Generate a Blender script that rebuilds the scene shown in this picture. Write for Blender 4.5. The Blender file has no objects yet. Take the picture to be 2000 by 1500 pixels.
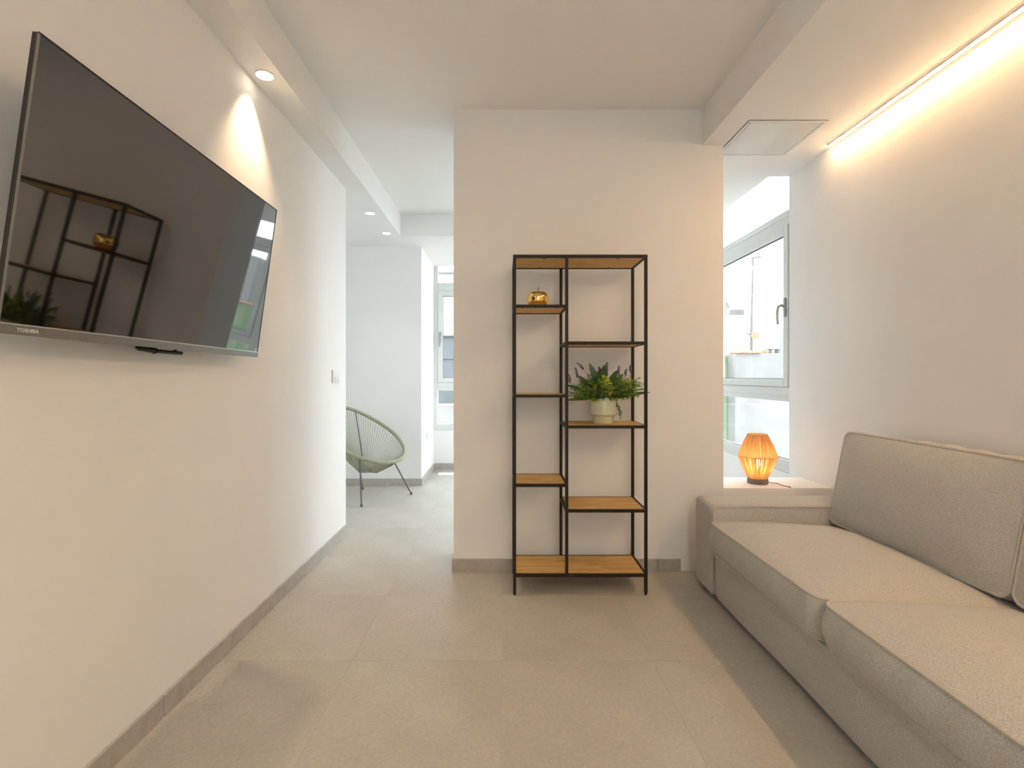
import bpy, bmesh, math, random
from mathutils import Vector, Matrix
R = math.radians
rnd = random.Random(7)
SC = bpy.context.scene
C = SC.collection

# ------------------------------------------------------------------ camera
cam = bpy.data.cameras.new('camera')
cam.lens = 18.0; cam.sensor_width = 36.0
cam.shift_x = 0.007; cam.shift_y = -0.0075
cam.clip_start = 0.02; cam.clip_end = 200
camo = bpy.data.objects.new('camera', cam); C.objects.link(camo)
camo.location = (0, 0, 1.175); camo.rotation_euler = (R(90), 0, 0)
SC.camera = camo

# ------------------------------------------------------------------ world, sun, exposure
SC.view_settings.view_transform = 'Standard'
SC.view_settings.look = 'None'
SC.view_settings.gamma = 1.0
SC.view_settings.use_curve_mapping = False
SC.view_settings.exposure = 2.18
SKY = 1.6
SUN = 4.0
STRIP = 20.0
SPOT = 10.0
w = bpy.data.worlds.new('sky'); SC.world = w; w.use_nodes = True
nt = w.node_tree; nt.nodes.clear()
wo = nt.nodes.new('ShaderNodeOutputWorld'); bg = nt.nodes.new('ShaderNodeBackground')
tc = nt.nodes.new('ShaderNodeTexCoord'); cn = nt.nodes.new('ShaderNodeTexNoise')
cn.inputs['Scale'].default_value = 2.5; cn.inputs['Detail'].default_value = 5
cr = nt.nodes.new('ShaderNodeValToRGB')
cr.color_ramp.elements[0].position = 0.35; cr.color_ramp.elements[0].color = (0.80, 0.90, 1.0, 1)
cr.color_ramp.elements[1].position = 0.65; cr.color_ramp.elements[1].color = (0.95, 0.98, 1.0, 1)
nt.links.new(tc.outputs['Generated'], cn.inputs['Vector']); nt.links.new(cn.outputs['Fac'], cr.inputs['Fac'])
nt.links.new(cr.outputs['Color'], bg.inputs['Color']); nt.links.new(bg.outputs['Background'], wo.inputs['Surface'])
bg.inputs['Strength'].default_value = SKY
sl = bpy.data.lights.new('sun', 'SUN'); sl.energy = SUN; sl.angle = R(0.6); sl.color = (1.0, 0.96, 0.9)
so = bpy.data.objects.new('sun', sl); C.objects.link(so)
so.rotation_euler = Vector((0.06, -0.42, -0.90)).to_track_quat('-Z', 'Y').to_euler()
so.location = (0, 20, 30)

# ------------------------------------------------------------------ materials
def mat(name, col, rough=0.6, metal=0.0, spec=0.5, var=None, vscale=8.0, bump=0.0, bscale=60.0, emit=None, estr=0.0, stretch=None, detail=4.0, coat=0.0, var_lo=0.35, var_hi=0.65, ior=None):
    m = bpy.data.materials.new(name); m.use_nodes = True
    t = m.node_tree; b = t.nodes['Principled BSDF']
    b.inputs['Base Color'].default_value = (*col, 1); b.inputs['Roughness'].default_value = rough
    b.inputs['Metallic'].default_value = metal; b.inputs['Specular IOR Level'].default_value = spec
    if ior: b.inputs['IOR'].default_value = ior
    if coat: b.inputs['Coat Weight'].default_value = coat
    co = t.nodes.new('ShaderNodeTexCoord'); mp = t.nodes.new('ShaderNodeMapping')
    t.links.new(co.outputs['Object'], mp.inputs['Vector'])
    if stretch: mp.inputs['Scale'].default_value = stretch
    if var:
        n = t.nodes.new('ShaderNodeTexNoise'); n.inputs['Scale'].default_value = vscale; n.inputs['Detail'].default_value = detail
        r = t.nodes.new('ShaderNodeValToRGB')
        r.color_ramp.elements[0].position = var_lo; r.color_ramp.elements[0].color = (*col, 1)
        r.color_ramp.elements[1].position = var_hi; r.color_ramp.elements[1].color = (*var, 1)
        t.links.new(mp.outputs['Vector'], n.inputs['Vector']); t.links.new(n.outputs['Fac'], r.inputs['Fac'])
        t.links.new(r.outputs['Color'], b.inputs['Base Color'])
    if bump:
        n2 = t.nodes.new('ShaderNodeTexNoise'); n2.inputs['Scale'].default_value = bscale; n2.inputs['Detail'].default_value = 3
        bp = t.nodes.new('ShaderNodeBump'); bp.inputs['Strength'].default_value = bump; bp.inputs['Distance'].default_value = 0.002
        t.links.new(mp.outputs['Vector'], n2.inputs['Vector']); t.links.new(n2.outputs['Fac'], bp.inputs['Height'])
        t.links.new(bp.outputs['Normal'], b.inputs['Normal'])
    if emit:
        b.inputs['Emission Color'].default_value = (*emit, 1); b.inputs['Emission Strength'].default_value = estr
    return m

M = {}
M['wall'] = mat('white_plaster', (0.86, 0.855, 0.845), 0.75, spec=0.25, var=(0.875, 0.87, 0.86), vscale=3, bump=0.06, bscale=140)
M['ceil'] = mat('ceiling_paint', (0.90, 0.895, 0.885), 0.8, spec=0.2, var=(0.915, 0.91, 0.90), vscale=2, bump=0.04, bscale=140)
M['grout'] = mat('grout', (0.50, 0.465, 0.41), 0.9, var=(0.55, 0.51, 0.46), vscale=30)
M['base'] = mat('skirting_stoneware', (0.41, 0.385, 0.35), 0.5, var=(0.48, 0.455, 0.42), vscale=26, bump=0.1, bscale=200)
M['black'] = mat('black_steel', (0.014, 0.011, 0.008), 0.5, spec=0.3, var=(0.02, 0.016, 0.012), vscale=60, bump=0.05, bscale=400)
M['screen'] = mat('tv_glass', (0.004, 0.004, 0.0045), 0.035, spec=0.5, ior=2.3, var=(0.005, 0.005, 0.005), vscale=2)
M['tvbody'] = mat('tv_plastic', (0.012, 0.011, 0.010), 0.4, var=(0.018, 0.017, 0.016), vscale=80)
M['bezel'] = mat('bezel_silver', (0.22, 0.215, 0.20), 0.38, metal=0.6, var=(0.26, 0.25, 0.24), vscale=200)
M['lip'] = mat('bezel_lip', (0.62, 0.60, 0.57), 0.3, metal=0.8, var=(0.66, 0.64, 0.6), vscale=200)
M['ink'] = mat('silver_print', (0.75, 0.74, 0.72), 0.4, var=(0.78, 0.77, 0.75), vscale=50)
M['alu'] = mat('window_aluminium', (0.70, 0.72, 0.71), 0.45, var=(0.73, 0.745, 0.735), vscale=20, spec=0.4)
M['gasket'] = mat('black_gasket', (0.07, 0.07, 0.075), 0.6, var=(0.09, 0.09, 0.09), vscale=30)
M['handle'] = mat('handle_grey', (0.30, 0.315, 0.33), 0.4, metal=0.2, var=(0.33, 0.34, 0.355), vscale=40)
M['plastic'] = mat('white_plastic', (0.78, 0.78, 0.77), 0.35, var=(0.80, 0.80, 0.79), vscale=40)
M['hatch'] = mat('hatch_gloss', (0.74, 0.745, 0.73), 0.12, spec=0.6, var=(0.755, 0.76, 0.745), vscale=3)
M['gold'] = mat('gold_mirror', (0.86, 0.56, 0.16), 0.05, metal=1.0, var=(0.90, 0.60, 0.19), vscale=6)
M['stem'] = mat('dark_stem', (0.10, 0.06, 0.03), 0.5, var=(0.14, 0.09, 0.05), vscale=90)
M['glaze'] = mat('sage_glaze', (0.60, 0.61, 0.44), 0.22, spec=0.5, coat=0.3, var=(0.65, 0.655, 0.48), vscale=7)
M['soil'] = mat('potting_moss', (0.03, 0.035, 0.015), 0.9, var=(0.05, 0.05, 0.02), vscale=90, bump=0.5)
M['leafd'] = mat('leaf_dark', (0.035, 0.09, 0.025), 0.5, var=(0.075, 0.155, 0.042), vscale=40)
M['leafs'] = mat('leaf_sage', (0.075, 0.135, 0.065), 0.55, var=(0.12, 0.19, 0.10), vscale=60)
M['leafm'] = mat('leaf_mid', (0.12, 0.235, 0.028), 0.5, var=(0.23, 0.36, 0.055), vscale=60)
M['leafy'] = mat('leaf_lime', (0.36, 0.46, 0.02), 0.5, var=(0.54, 0.58, 0.05), vscale=60)
M['lav'] = mat('lavender', (0.16, 0.10, 0.23), 0.7, var=(0.27, 0.18, 0.36), vscale=120)
M['cord'] = mat('sage_cord', (0.29, 0.30, 0.20), 0.5, var=(0.35, 0.36, 0.25), vscale=40)
M['steel'] = mat('grey_steel_rod', (0.13, 0.135, 0.135), 0.42, metal=0.4, var=(0.17, 0.175, 0.175), vscale=60)
M['lampbase'] = mat('lamp_base_grey', (0.16, 0.14, 0.125), 0.55, var=(0.20, 0.175, 0.155), vscale=40)
M['cable'] = mat('grey_cable', (0.14, 0.13, 0.125), 0.6, var=(0.17, 0.16, 0.15), vscale=90)
M['facade'] = mat('white_render_facade', (0.175, 0.171, 0.165), 0.9, var=(0.225, 0.222, 0.216), vscale=2.2, bump=0.3, bscale=20)
M['facade2'] = mat('pale_far_facade', (0.26, 0.26, 0.255), 0.9, var=(0.28, 0.28, 0.275), vscale=0.6)
M['green'] = mat('green_facade', (0.18, 0.26, 0.15), 0.9, var=(0.21, 0.29, 0.18), vscale=1.5)
M['slate'] = mat('blue_grey_facade', (0.12, 0.13, 0.145), 0.9, var=(0.145, 0.157, 0.172), vscale=1.2)
M['terra'] = mat('terracotta', (0.34, 0.17, 0.10), 0.85, var=(0.38, 0.23, 0.15), vscale=7)
M['street'] = mat('street', (0.22, 0.215, 0.205), 0.9, var=(0.26, 0.255, 0.245), vscale=1)
M['mast'] = mat('mast_grey', (0.09, 0.085, 0.085), 0.6, var=(0.13, 0.115, 0.11), vscale=12)
M['winglass'] = mat('far_window_glass', (0.08, 0.10, 0.12), 0.1, var=(0.10, 0.12, 0.14), vscale=1)

def emis(name, col, s):
    m = bpy.data.materials.new(name); m.use_nodes = True; t = m.node_tree; t.nodes.clear()
    o = t.nodes.new('ShaderNodeOutputMaterial'); e = t.nodes.new('ShaderNodeEmission')
    e.inputs['Color'].default_value = (*col, 1); e.inputs['Strength'].default_value = s
    t.links.new(e.outputs[0], o.inputs['Surface']); return m
WARM = (1.0, 0.72, 0.45)
M['strip'] = emis('led_strip_light', (1.0, 0.60, 0.29), STRIP)
M['panel'] = emis('fill_panel_diffuser', (1.0, 0.80, 0.53), 3.6)  # glow of the added fill panel
M['lampdisc'] = emis('downlight_disc', (1.0, 0.86, 0.66), 2.5)
M['bulb'] = emis('bulb_glow', (1.0, 0.84, 0.60), 14.0)

def glass():
    m = bpy.data.materials.new('window_glass'); m.use_nodes = True; t = m.node_tree; t.nodes.clear()
    o = t.nodes.new('ShaderNodeOutputMaterial'); tr = t.nodes.new('ShaderNodeBsdfTransparent'); gl = t.nodes.new('ShaderNodeBsdfGlossy')
    mx = t.nodes.new('ShaderNodeMixShader'); fr = t.nodes.new('ShaderNodeLayerWeight'); pw = t.nodes.new('ShaderNodeMath'); pw.operation = 'POWER'; pw.inputs[1].default_value = 5.0; ml_ = t.nodes.new('ShaderNodeMath'); ml_.operation = 'MULTIPLY_ADD'; ml_.inputs[1].default_value = 0.7; ml_.inputs[2].default_value = 0.03
    tr.inputs['Color'].default_value = (0.96, 0.975, 0.97, 1); gl.inputs['Roughness'].default_value = 0.01
    t.links.new(fr.outputs['Facing'], pw.inputs[0]); t.links.new(pw.outputs[0], ml_.inputs[0]); t.links.new(ml_.outputs[0], mx.inputs['Fac']); t.links.new(tr.outputs[0], mx.inputs[1]); t.links.new(gl.outputs[0], mx.inputs[2])
    t.links.new(mx.outputs[0], o.inputs['Surface']); return m
M['glass'] = glass()

def tile_mat():
    m = bpy.data.materials.new('stoneware_tile'); m.use_nodes = True; t = m.node_tree; b = t.nodes['Principled BSDF']
    co = t.nodes.new('ShaderNodeTexCoord'); oi = t.nodes.new('ShaderNodeObjectInfo')
    n = t.nodes.new('ShaderNodeTexNoise'); n.inputs['Scale'].default_value = 2.6; n.inputs['Detail'].default_value = 8; n.inputs['Roughness'].default_value = 0.65
    n2 = t.nodes.new('ShaderNodeTexNoise'); n2.inputs['Scale'].default_value = 70; n2.inputs['Detail'].default_value = 4
    r1 = t.nodes.new('ShaderNodeValToRGB'); e = r1.color_ramp.elements
    e[0].position = 0.3; e[0].color = (0.46, 0.435, 0.385, 1); e[1].position = 0.7; e[1].color = (0.55, 0.525, 0.47, 1)
    r2 = t.nodes.new('ShaderNodeValToRGB'); e = r2.color_ramp.elements
    e[0].position = 0.3; e[0].color = (0.90, 0.90, 0.90, 1); e[1].position = 0.7; e[1].color = (1.06, 1.06, 1.06, 1)
    mx = t.nodes.new('ShaderNodeMix'); mx.data_type = 'RGBA'; mx.blend_type = 'MULTIPLY'; mx.inputs[0].default_value = 1.0
    t.links.new(co.outputs['Object'], n.inputs['Vector']); t.links.new(co.outputs['Object'], n2.inputs['Vector'])
    t.links.new(n.outputs['Fac'], r1.inputs['Fac']); t.links.new(n2.outputs['Fac'], r2.inputs['Fac'])
    t.links.new(r1.outputs['Color'], mx.inputs[6]); t.links.new(r2.outputs['Color'], mx.inputs[7])
    hs = t.nodes.new('ShaderNodeHueSaturation'); mr = t.nodes.new('ShaderNodeMapRange')
    mr.inputs['To Min'].default_value = 0.97; mr.inputs['To Max'].default_value = 1.03
    t.links.new(oi.outputs['Random'], mr.inputs['Value']); t.links.new(mr.outputs['Result'], hs.inputs['Value'])
    t.links.new(mx.outputs[2], hs.inputs['Color']); t.links.new(hs.outputs['Color'], b.inputs['Base Color'])
    b.inputs['Roughness'].default_value = 0.48; b.inputs['Specular IOR Level'].default_value = 0.4
    bp = t.nodes.new('ShaderNodeBump'); bp.inputs['Strength'].default_value = 0.08; bp.inputs['Distance'].default_value = 0.002
    t.links.new(n2.outputs['Fac'], bp.inputs['Height']); t.links.new(bp.outputs['Normal'], b.inputs['Normal'])
    return m
M['tile'] = tile_mat()

def wood_mat():
    m = bpy.data.materials.new('oak_board'); m.use_nodes = True; t = m.node_tree; b = t.nodes['Principled BSDF']
    co = t.nodes.new('ShaderNodeTexCoord'); mp = t.nodes.new('ShaderNodeMapping'); mp.inputs['Scale'].default_value = (1.6, 16, 16)
    n = t.nodes.new('ShaderNodeTexNoise'); n.inputs['Scale'].default_value = 2.4; n.inputs['Detail'].default_value = 7; n.inputs['Distortion'].default_value = 1.4
    r = t.nodes.new('ShaderNodeValToRGB'); e = r.color_ramp.elements
    e[0].position = 0.30; e[0].color = (0.50, 0.27, 0.072, 1); e[1].position = 0.72; e[1].color = (0.78, 0.52, 0.19, 1)
    x = r.color_ramp.elements.new(0.5); x.color = (0.68, 0.415, 0.125, 1)
    t.links.new(co.outputs['Object'], mp.inputs['Vector']); t.links.new(mp.outputs['Vector'], n.inputs['Vector'])
    t.links.new(n.outputs['Fac'], r.inputs['Fac']); t.links.new(r.outputs['Color'], b.inputs['Base Color'])
    b.inputs['Roughness'].default_value = 0.5; b.inputs['Specular IOR Level'].default_value = 0.35
    return m
M['oak'] = wood_mat()

def fabric_mat(name, a, c, bump=0.35):
    m = bpy.data.materials.new(name); m.use_nodes = True; t = m.node_tree; b = t.nodes['Principled BSDF']
    co = t.nodes.new('ShaderNodeTexCoord')
    outs = []
    for sc in ((620, 620, 190), (190, 620, 620), (620, 190, 620)):
        mp = t.nodes.new('ShaderNodeMapping'); mp.inputs['Scale'].default_value = sc
        n = t.nodes.new('ShaderNodeTexNoise'); n.inputs['Scale'].default_value = 1.0; n.inputs['Detail'].default_value = 2
        t.links.new(co.outputs['Object'], mp.inputs['Vector']); t.links.new(mp.outputs['Vector'], n.inputs['Vector']); outs.append(n.outputs['Fac'])
    a1 = t.nodes.new('ShaderNodeMath'); a1.operation = 'ADD'; a2 = t.nodes.new('ShaderNodeMath'); a2.operation = 'ADD'
    t.links.new(outs[0], a1.inputs[0]); t.links.new(outs[1], a1.inputs[1]); t.links.new(a1.outputs[0], a2.inputs[0]); t.links.new(outs[2], a2.inputs[1])
    mr = t.nodes.new('ShaderNodeMapRange'); mr.inputs['From Min'].default_value = 1.05; mr.inputs['From Max'].default_value = 1.95
    t.links.new(a2.outputs[0], mr.inputs['Value'])
    r = t.nodes.new('ShaderNodeValToRGB'); e = r.color_ramp.elements
    e[0].position = 0.1; e[0].color = (*a, 1); e[1].position = 0.9; e[1].color = (*c, 1)
    t.links.new(mr.outputs['Result'], r.inputs['Fac']); t.links.new(r.outputs['Color'], b.inputs['Base Color'])
    b.inputs['Roughness'].default_value = 0.95; b.inputs['Specular IOR Level'].default_value = 0.15
    b.inputs['Sheen Weight'].default_value = 0.15; b.inputs['Sheen Roughness'].default_value = 0.5
    bp = t.nodes.new('ShaderNodeBump'); bp.inputs['Strength'].default_value = bump; bp.inputs['Distance'].default_value = 0.002
    t.links.new(mr.outputs['Result'], bp.inputs['Height']); t.links.new(bp.outputs['Normal'], b.inputs['Normal'])
    return m
M['fabric'] = fabric_mat('greige_weave', (0.36, 0.346, 0.322), (0.70, 0.685, 0.655))
M['piping'] = fabric_mat('piping_weave', (0.40, 0.37, 0.32), (0.66, 0.625, 0.57), 0.2)

def raffia_mat():
    m = mat('raffia_cord', (0.80, 0.60, 0.32), 0.75, var=(0.88, 0.72, 0.45), vscale=90)
    t = m.node_tree; b = t.nodes['Principled BSDF']; o = t.nodes['Material Output']
    tl = t.nodes.new('ShaderNodeBsdfTranslucent'); tl.inputs['Color'].default_value = (0.95, 0.72, 0.40, 1)
    mx = t.nodes.new('ShaderNodeMixShader'); mx.inputs[0].default_value = 0.65
    t.links.new(b.outputs[0], mx.inputs[1]); t.links.new(tl.outputs[0], mx.inputs[2]); t.links.new(mx.outputs[0], o.inputs['Surface'])
    return m
M['raffia'] = raffia_mat()

# ------------------------------------------------------------------ mesh helpers
class MB:
    def __init__(s): s.v = []; s.f = []
    def add(s, vs, fs):
        o = len(s.v); s.v += [Vector(p) for p in vs]; s.f += [tuple(i + o for i in f) for f in fs]; return s
    def box(s, x0, x1, y0, y1, z0, z1):
        return s.add([(x0,y0,z0),(x1,y0,z0),(x1,y1,z0),(x0,y1,z0),(x0,y0,z1),(x1,y0,z1),(x1,y1,z1),(x0,y1,z1)],
                     [(0,3,2,1),(4,5,6,7),(0,1,5,4),(1,2,6,5),(2,3,7,6),(3,0,4,7)])
    def tube(s, pts, r, n=8, closed=False, caps=True):
        P = [Vector(p) for p in pts]; k = len(P)
        rr = r if isinstance(r, (list, tuple)) else [r] * k
        T = []
        for i in range(k):
            if closed: d = P[(i+1) % k] - P[i-1]
            else: d = P[min(i+1, k-1)] - P[max(i-1, 0)]
            T.append(d.normalized() if d.length > 1e-9 else Vector((0,0,1)))
        up = Vector((0,0,1)) if abs(T[0].z) < 0.9 else Vector((1,0,0))
        N = (up - T[0] * up.dot(T[0])).normalized(); vs = []
        for i in range(k):
            N = N - T[i] * N.dot(T[i])
            N = N.normalized() if N.length > 1e-6 else T[i].orthogonal().normalized()
            B = T[i].cross(N)
            for j in range(n):
                a = 2 * math.pi * j / n
                vs.append(P[i] + (N * math.cos(a) + B * math.sin(a)) * rr[i])
        fs = []
        for i in range(k if closed else k - 1):
            a, b = i * n, ((i + 1) % k) * n
            for j in range(n): fs.append((a + j, a + (j+1) % n, b + (j+1) % n, b + j))
        if caps and not closed:
            fs.append(tuple(reversed(range(n)))); fs.append(tuple(range((k-1)*n, k*n)))
        return s.add(vs, fs)
    def lathe(s, prof, c, n=32):
        vs, fs = [], []; k = len(prof)
        for (r, z) in prof:
            for j in range(n):
                a = 2 * math.pi * j / n
                vs.append((c[0] + r * math.cos(a), c[1] + r * math.sin(a), c[2] + z))
        for i in range(k - 1):
            for j in range(n):
                fs.append((i*n + j, i*n + (j+1) % n, (i+1)*n + (j+1) % n, (i+1)*n + j))
        if prof[0][0] > 1e-5: fs.append(tuple(reversed(range(n))))
        if prof[-1][0] > 1e-5: fs.append(tuple(range((k-1)*n, k*n)))
        return s.add(vs, fs)
    def leaf(s, p, d, L, W, droop=0.0, n=5, up=Vector((0,0,1)), fold=0.25, shape=0.8, blunt=1.0):
        p = Vector(p); d = Vector(d).normalized(); side = d.cross(up)
        side = side.normalized() if side.length > 1e-4 else Vector((1,0,0))
        vs = []; q = p.copy(); dd = d.copy()
        for i in range(n + 1):
            t = i / n; wd = W * 0.5 * max(0.0, math.sin(math.pi * min(1, t ** shape))) ** blunt + (0.0 if 0 < i < n else 0.0006)
            nn = side.cross(dd).normalized()
            vs += [q - side * wd + nn * wd * fold, q.copy(), q + side * wd + nn * wd * fold]
            dd = (dd + Vector((0,0,-droop / n))).normalized(); q = q + dd * (L / n)
        fs = []
        for i in range(n):
            a = i * 3; fs += [(a, a+1, a+4, a+3), (a+1, a+2, a+5, a+4)]
        return s.add(vs, fs)
    def xf(s, m):
        s.v = [m @ p for p in s.v]; return s
    def build(s, name, m, parent=None, bevel=0.0, seg=2, smooth=True, local=False, angle=35):
        me = bpy.data.meshes.new(name); vs = s.v
        if parent is not None and not local:
            inv = WM[parent.name].inverted(); vs = [inv @ p for p in vs]
        me.from_pydata([tuple(p) for p in vs], [], s.f); me.validate()
        bm = bmesh.new(); bm.from_mesh(me); bmesh.ops.recalc_face_normals(bm, faces=bm.faces)
        if bevel:
            es = [e for e in bm.edges if len(e.link_faces) == 2 and e.calc_face_angle(0) > 0.6]
            bmesh.ops.bevel(bm, geom=es, offset=bevel, segments=seg, affect='EDGES', profile=0.5, clamp_overlap=True)
        for f in bm.faces: f.smooth = smooth
        bm.to_mesh(me); bm.free()
        if smooth: me.set_sharp_from_angle(angle=R(angle))
        me.materials.append(M[m])
        o = bpy.data.objects.new(name, me); C.objects.link(o)
        if parent is not None:
            o.parent = parent; WM[o.name] = WM[parent.name].copy()
        else: WM[o.name] = Matrix.Identity(4)
        return o
WM = {}
def tag(o, label, cat, group=None):
    o['label'] = label; o['category'] = cat
    if group: o['group'] = group
    return o
def empty(name, loc, label=None, cat=None, group=None, mtx=None, kind=None):
    o = bpy.data.objects.new(name, None); C.objects.link(o); o.empty_display_size = 0.05
    m = mtx if mtx is not None else Matrix.Translation(Vector(loc))
    o.matrix_world = m; WM[o.name] = m.copy()
    if label: tag(o, label, cat, group)
    if kind: o['kind'] = kind
    return o
def box(*a): return MB().box(*a)
def struct(name, mb, m, bevel=0.0, parent=None):
    o = mb.build(name, m, parent, bevel)
    if parent is None: o['kind'] = 'structure'
    return o
def copy_part(src, parent, loc=None):
    o = src.copy(); C.objects.link(o); o.parent = parent
    if loc is not None: o.location = loc
    return o

# ------------------------------------------------------------------ room shell (x right, y depth, z up)
H1, H2 = 2.785, 2.570          # main and dropped ceiling
XL, XR = -1.185, 1.985
ZP = 3.090                     # pillar wall front
fl = struct('floor', box(-4.2, 2.35, -2.8, 6.75, -0.20, -0.0012), 'grout')
# floor tiles, each its own piece
TS, G = 0.6205, 0.0014
tx0, ty0 = -0.632, 2.117
tm = MB().box(G/2, TS - G/2, G/2, TS - G/2, -0.0012, 0.0)
proto = None
for i in range(-6, 5):
    for j in range(-5, 8):
        x, y = tx0 + i * TS, ty0 + j * TS
        if x > 2.05 or y > 6.5 or x + TS < -4.0: continue
        if x < -2.0 and y < 3.4: continue
        if proto is None:
            proto = tm.build('floor_tile', 'tile', fl, 0.0004, 1); o = proto
        else: o = copy_part(proto, fl)
        o.location = (x, y, 0)

def skirting(name, segs, h=0.075, t=0.011):
    root = empty(name, (0,0,0), kind='structure')
    for (x0, y0, x1, y1, nx, ny) in segs:      # run from a to b, protruding along the normal
        L = math.hypot(x1-x0, y1-y0); k = max(1, math.ceil(L / TS - 0.02))
        ux, uy = (x1-x0)/L, (y1-y0)/L
        for q in range(k):
            a, b = q * TS + 0.0014, min(L, (q+1) * TS) - 0.0014
            pa, pb = (x0+ux*a, y0+uy*a), (x0+ux*b, y0+uy*b)
            xs = sorted((pa[0], pb[0], pa[0]+nx*t, pb[0]+nx*t)); ys = sorted((pa[1], pb[1], pa[1]+ny*t, pb[1]+ny*t))
            box(xs[0], xs[-1], ys[0], ys[-1], 0.0, h).build('skirting_tile', 'base', root, 0.0015, 1)
    return root

struct('wall_left', box(XL-0.12, XL, -2.6, 3.815, 0, H1), 'wall')
skirting('baseboard_left', [(XL, 3.826-TS*6-0.2, XL, 3.826, 1, 0), (XL-0.12, 3.815, XL, 3.815, 0, 1)])
struct('wall_center', box(-0.309, 1.319, ZP, ZP+0.33, 0, H1), 'wall')
skirting('baseboard_center', [(-0.320, ZP, 1.06, ZP, 0, -1), (-0.309, ZP, -0.309, ZP+0.33, -1, 0)])
struct('wall_right', box(XR, XR+0.32, -2.6, 3.574, 0, H1), 'wall')
wbk = box(XL-0.12, XR+0.32, -2.75, -2.6, 0, 0.485)
wbk.box(XL-0.12, -0.10, -2.75, -2.6, 0.485, H1).box(0.80, XR+0.32, -2.75, -2.6, 0.485, H1)
struct('wall_back', wbk, 'wall')
struct('wall_left_room', box(-4.1, -0.90, 5.516, 6.56, 0, H2), 'wall')
skirting('baseboard_left_room', [(-0.889, 5.516, -0.889-TS*3, 5.516, 0, -1), (-0.90, 5.516, -0.90, 6.49, 1, 0)])
wle = box(-4.25, -4.1, 2.0, 5.516, 0, 0.485).box(-4.25, -4.1, 2.0, 2.5, 0.485, H1).box(-4.25, -4.1, 3.85, 5.516, 0.485, H1)
struct('wall_left_end', wle, 'wall')
struct('wall_left_front', box(-4.1, XL-0.12, 1.9, 2.0, 0, H1), 'wall')
struct('wall_far_sill', box(-0.90, 2.32, 6.49, 6.75, 0, 0.485), 'wall')
skirting('baseboard_far', [(-0.889, 6.49, 1.95, 6.49, 0, -1)])
struct('wall_window_sill', box(2.0, 2.30, 3.574, 6.49, 0, 0.485), 'wall')
struct('wall_corner', box(1.90, 2.32, 6.28, 6.49, 0.485, H1), 'wall')
struct('wall_ledge', box(1.319, XR, ZP+0.005, 3.425, 0, 0.5), 'wall', 0.004)
struct('ceiling', box(-4.25, 2.35, -2.75, 6.80, H1, H1+0.2), 'ceil')
struct('ceiling_left', box(-4.1, -1.035, -2.6, 5.09, H2, H1), 'ceil')
struct('ceiling_far', box(-4.1, 1.84, 5.09, 6.49, H2, H1), 'ceil')
struct('ceiling_right', box(1.192, XR, -2.6, 3.574, H2, H1), 'ceil')
struct('ceiling_niche', box(1.192, 1.84, 3.574, 5.09, H2, H1), 'ceil')

# ceiling hatch
hr = empty('ceiling_hatch', (1.545, 3.0, H2), 'glossy white access hatch in the lowered ceiling before the window', 'hatch')
hx0, hx1, hy0, hy1 = 1.332, 1.762, 2.79, 3.225
f = MB()
f.box(hx0, hx1, hy0, hy0+0.014, H2-0.006, H2); f.box(hx0, hx1, hy1-0.014, hy1, H2-0.006, H2)
f.box(hx0, hx0+0.014, hy0+0.014, hy1-0.014, H2-0.006, H2); f.box(hx1-0.014, hx1, hy0+0.014, hy1-0.014, H2-0.006, H2)
f.build('frame', 'plastic', hr, 0.001, 1)
f = MB()
f.box(hx0-0.003, hx1+0.003, hy0-0.003, hy1+0.003, H2-0.0012, H2-0.0002)
f.build('shadow_gap', 'gasket', hr)
box(hx0+0.017, hx1-0.017, hy0+0.017, hy1-0.017, H2-0.005, H2-0.0013).build('panel', 'hatch', hr, 0.001, 1)

# ------------------------------------------------------------------ LED strip and downlights
sr = empty('led_strip_light', (1.95, 1.0, H2), 'long glowing white LED strip along the ceiling edge over the sofa', 'light strip')
box(1.938, 1.941, -2.3, 3.083, H2-0.012, H2-0.0005).build('channel', 'plastic', sr)
o = box(1.961, 1.964, -2.3, 3.083, H2-0.012, H2-0.0005).build('channel', 'plastic', sr)
box(1.941, 1.961, -2.3, 3.080, H2-0.010, H2-0.001).build('diffuser', 'strip', sr)
LBL = {2.368: 'round recessed downlight nearest, casting a warm cone above the television',
       4.37: 'small round downlight, the nearer of the two beyond the end of the television wall',
       4.98: 'smallest round downlight, farthest along the lowered ceiling strip',
       0.37: 'round downlight over the near end of the television, out of view',
       -1.6: 'added fill downlight behind the viewer over the left wall'}  # the last one is added, unseen, to help light the front room
for yy, lb in LBL.items():
    xx = -1.110 if yy < 3 else -1.150
    d = empty('downlight', (xx, yy, H2), lb, 'ceiling light', 'recessed downlights')
    MB().lathe([(0.0375, -0.0005), (0.0385, -0.006), (0.0425, -0.006), (0.0435, -0.003), (0.0435, -0.0003)], (xx, yy, H2), 32).build('trim_ring', 'plastic', d)
    MB().lathe([(0.0378, -0.0006), (0.0376, -0.0042), (0.0, -0.0046)], (xx, yy, H2), 32).build('lens', 'lampdisc', d)
    L = bpy.data.lights.new('spot', 'SPOT'); L.energy = SPOT if yy > 2 and yy < 3 else SPOT*0.35; L.color = (1.0, 0.70, 0.42) if yy < 3 else (1, 0.92, 0.82)
    L.spot_size = R(80); L.spot_blend = 0.9; L.shadow_soft_size = 0.015
    lo = bpy.data.objects.new('spot', L); C.objects.link(lo); lo.location = (xx, yy, H2-0.012)

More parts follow.
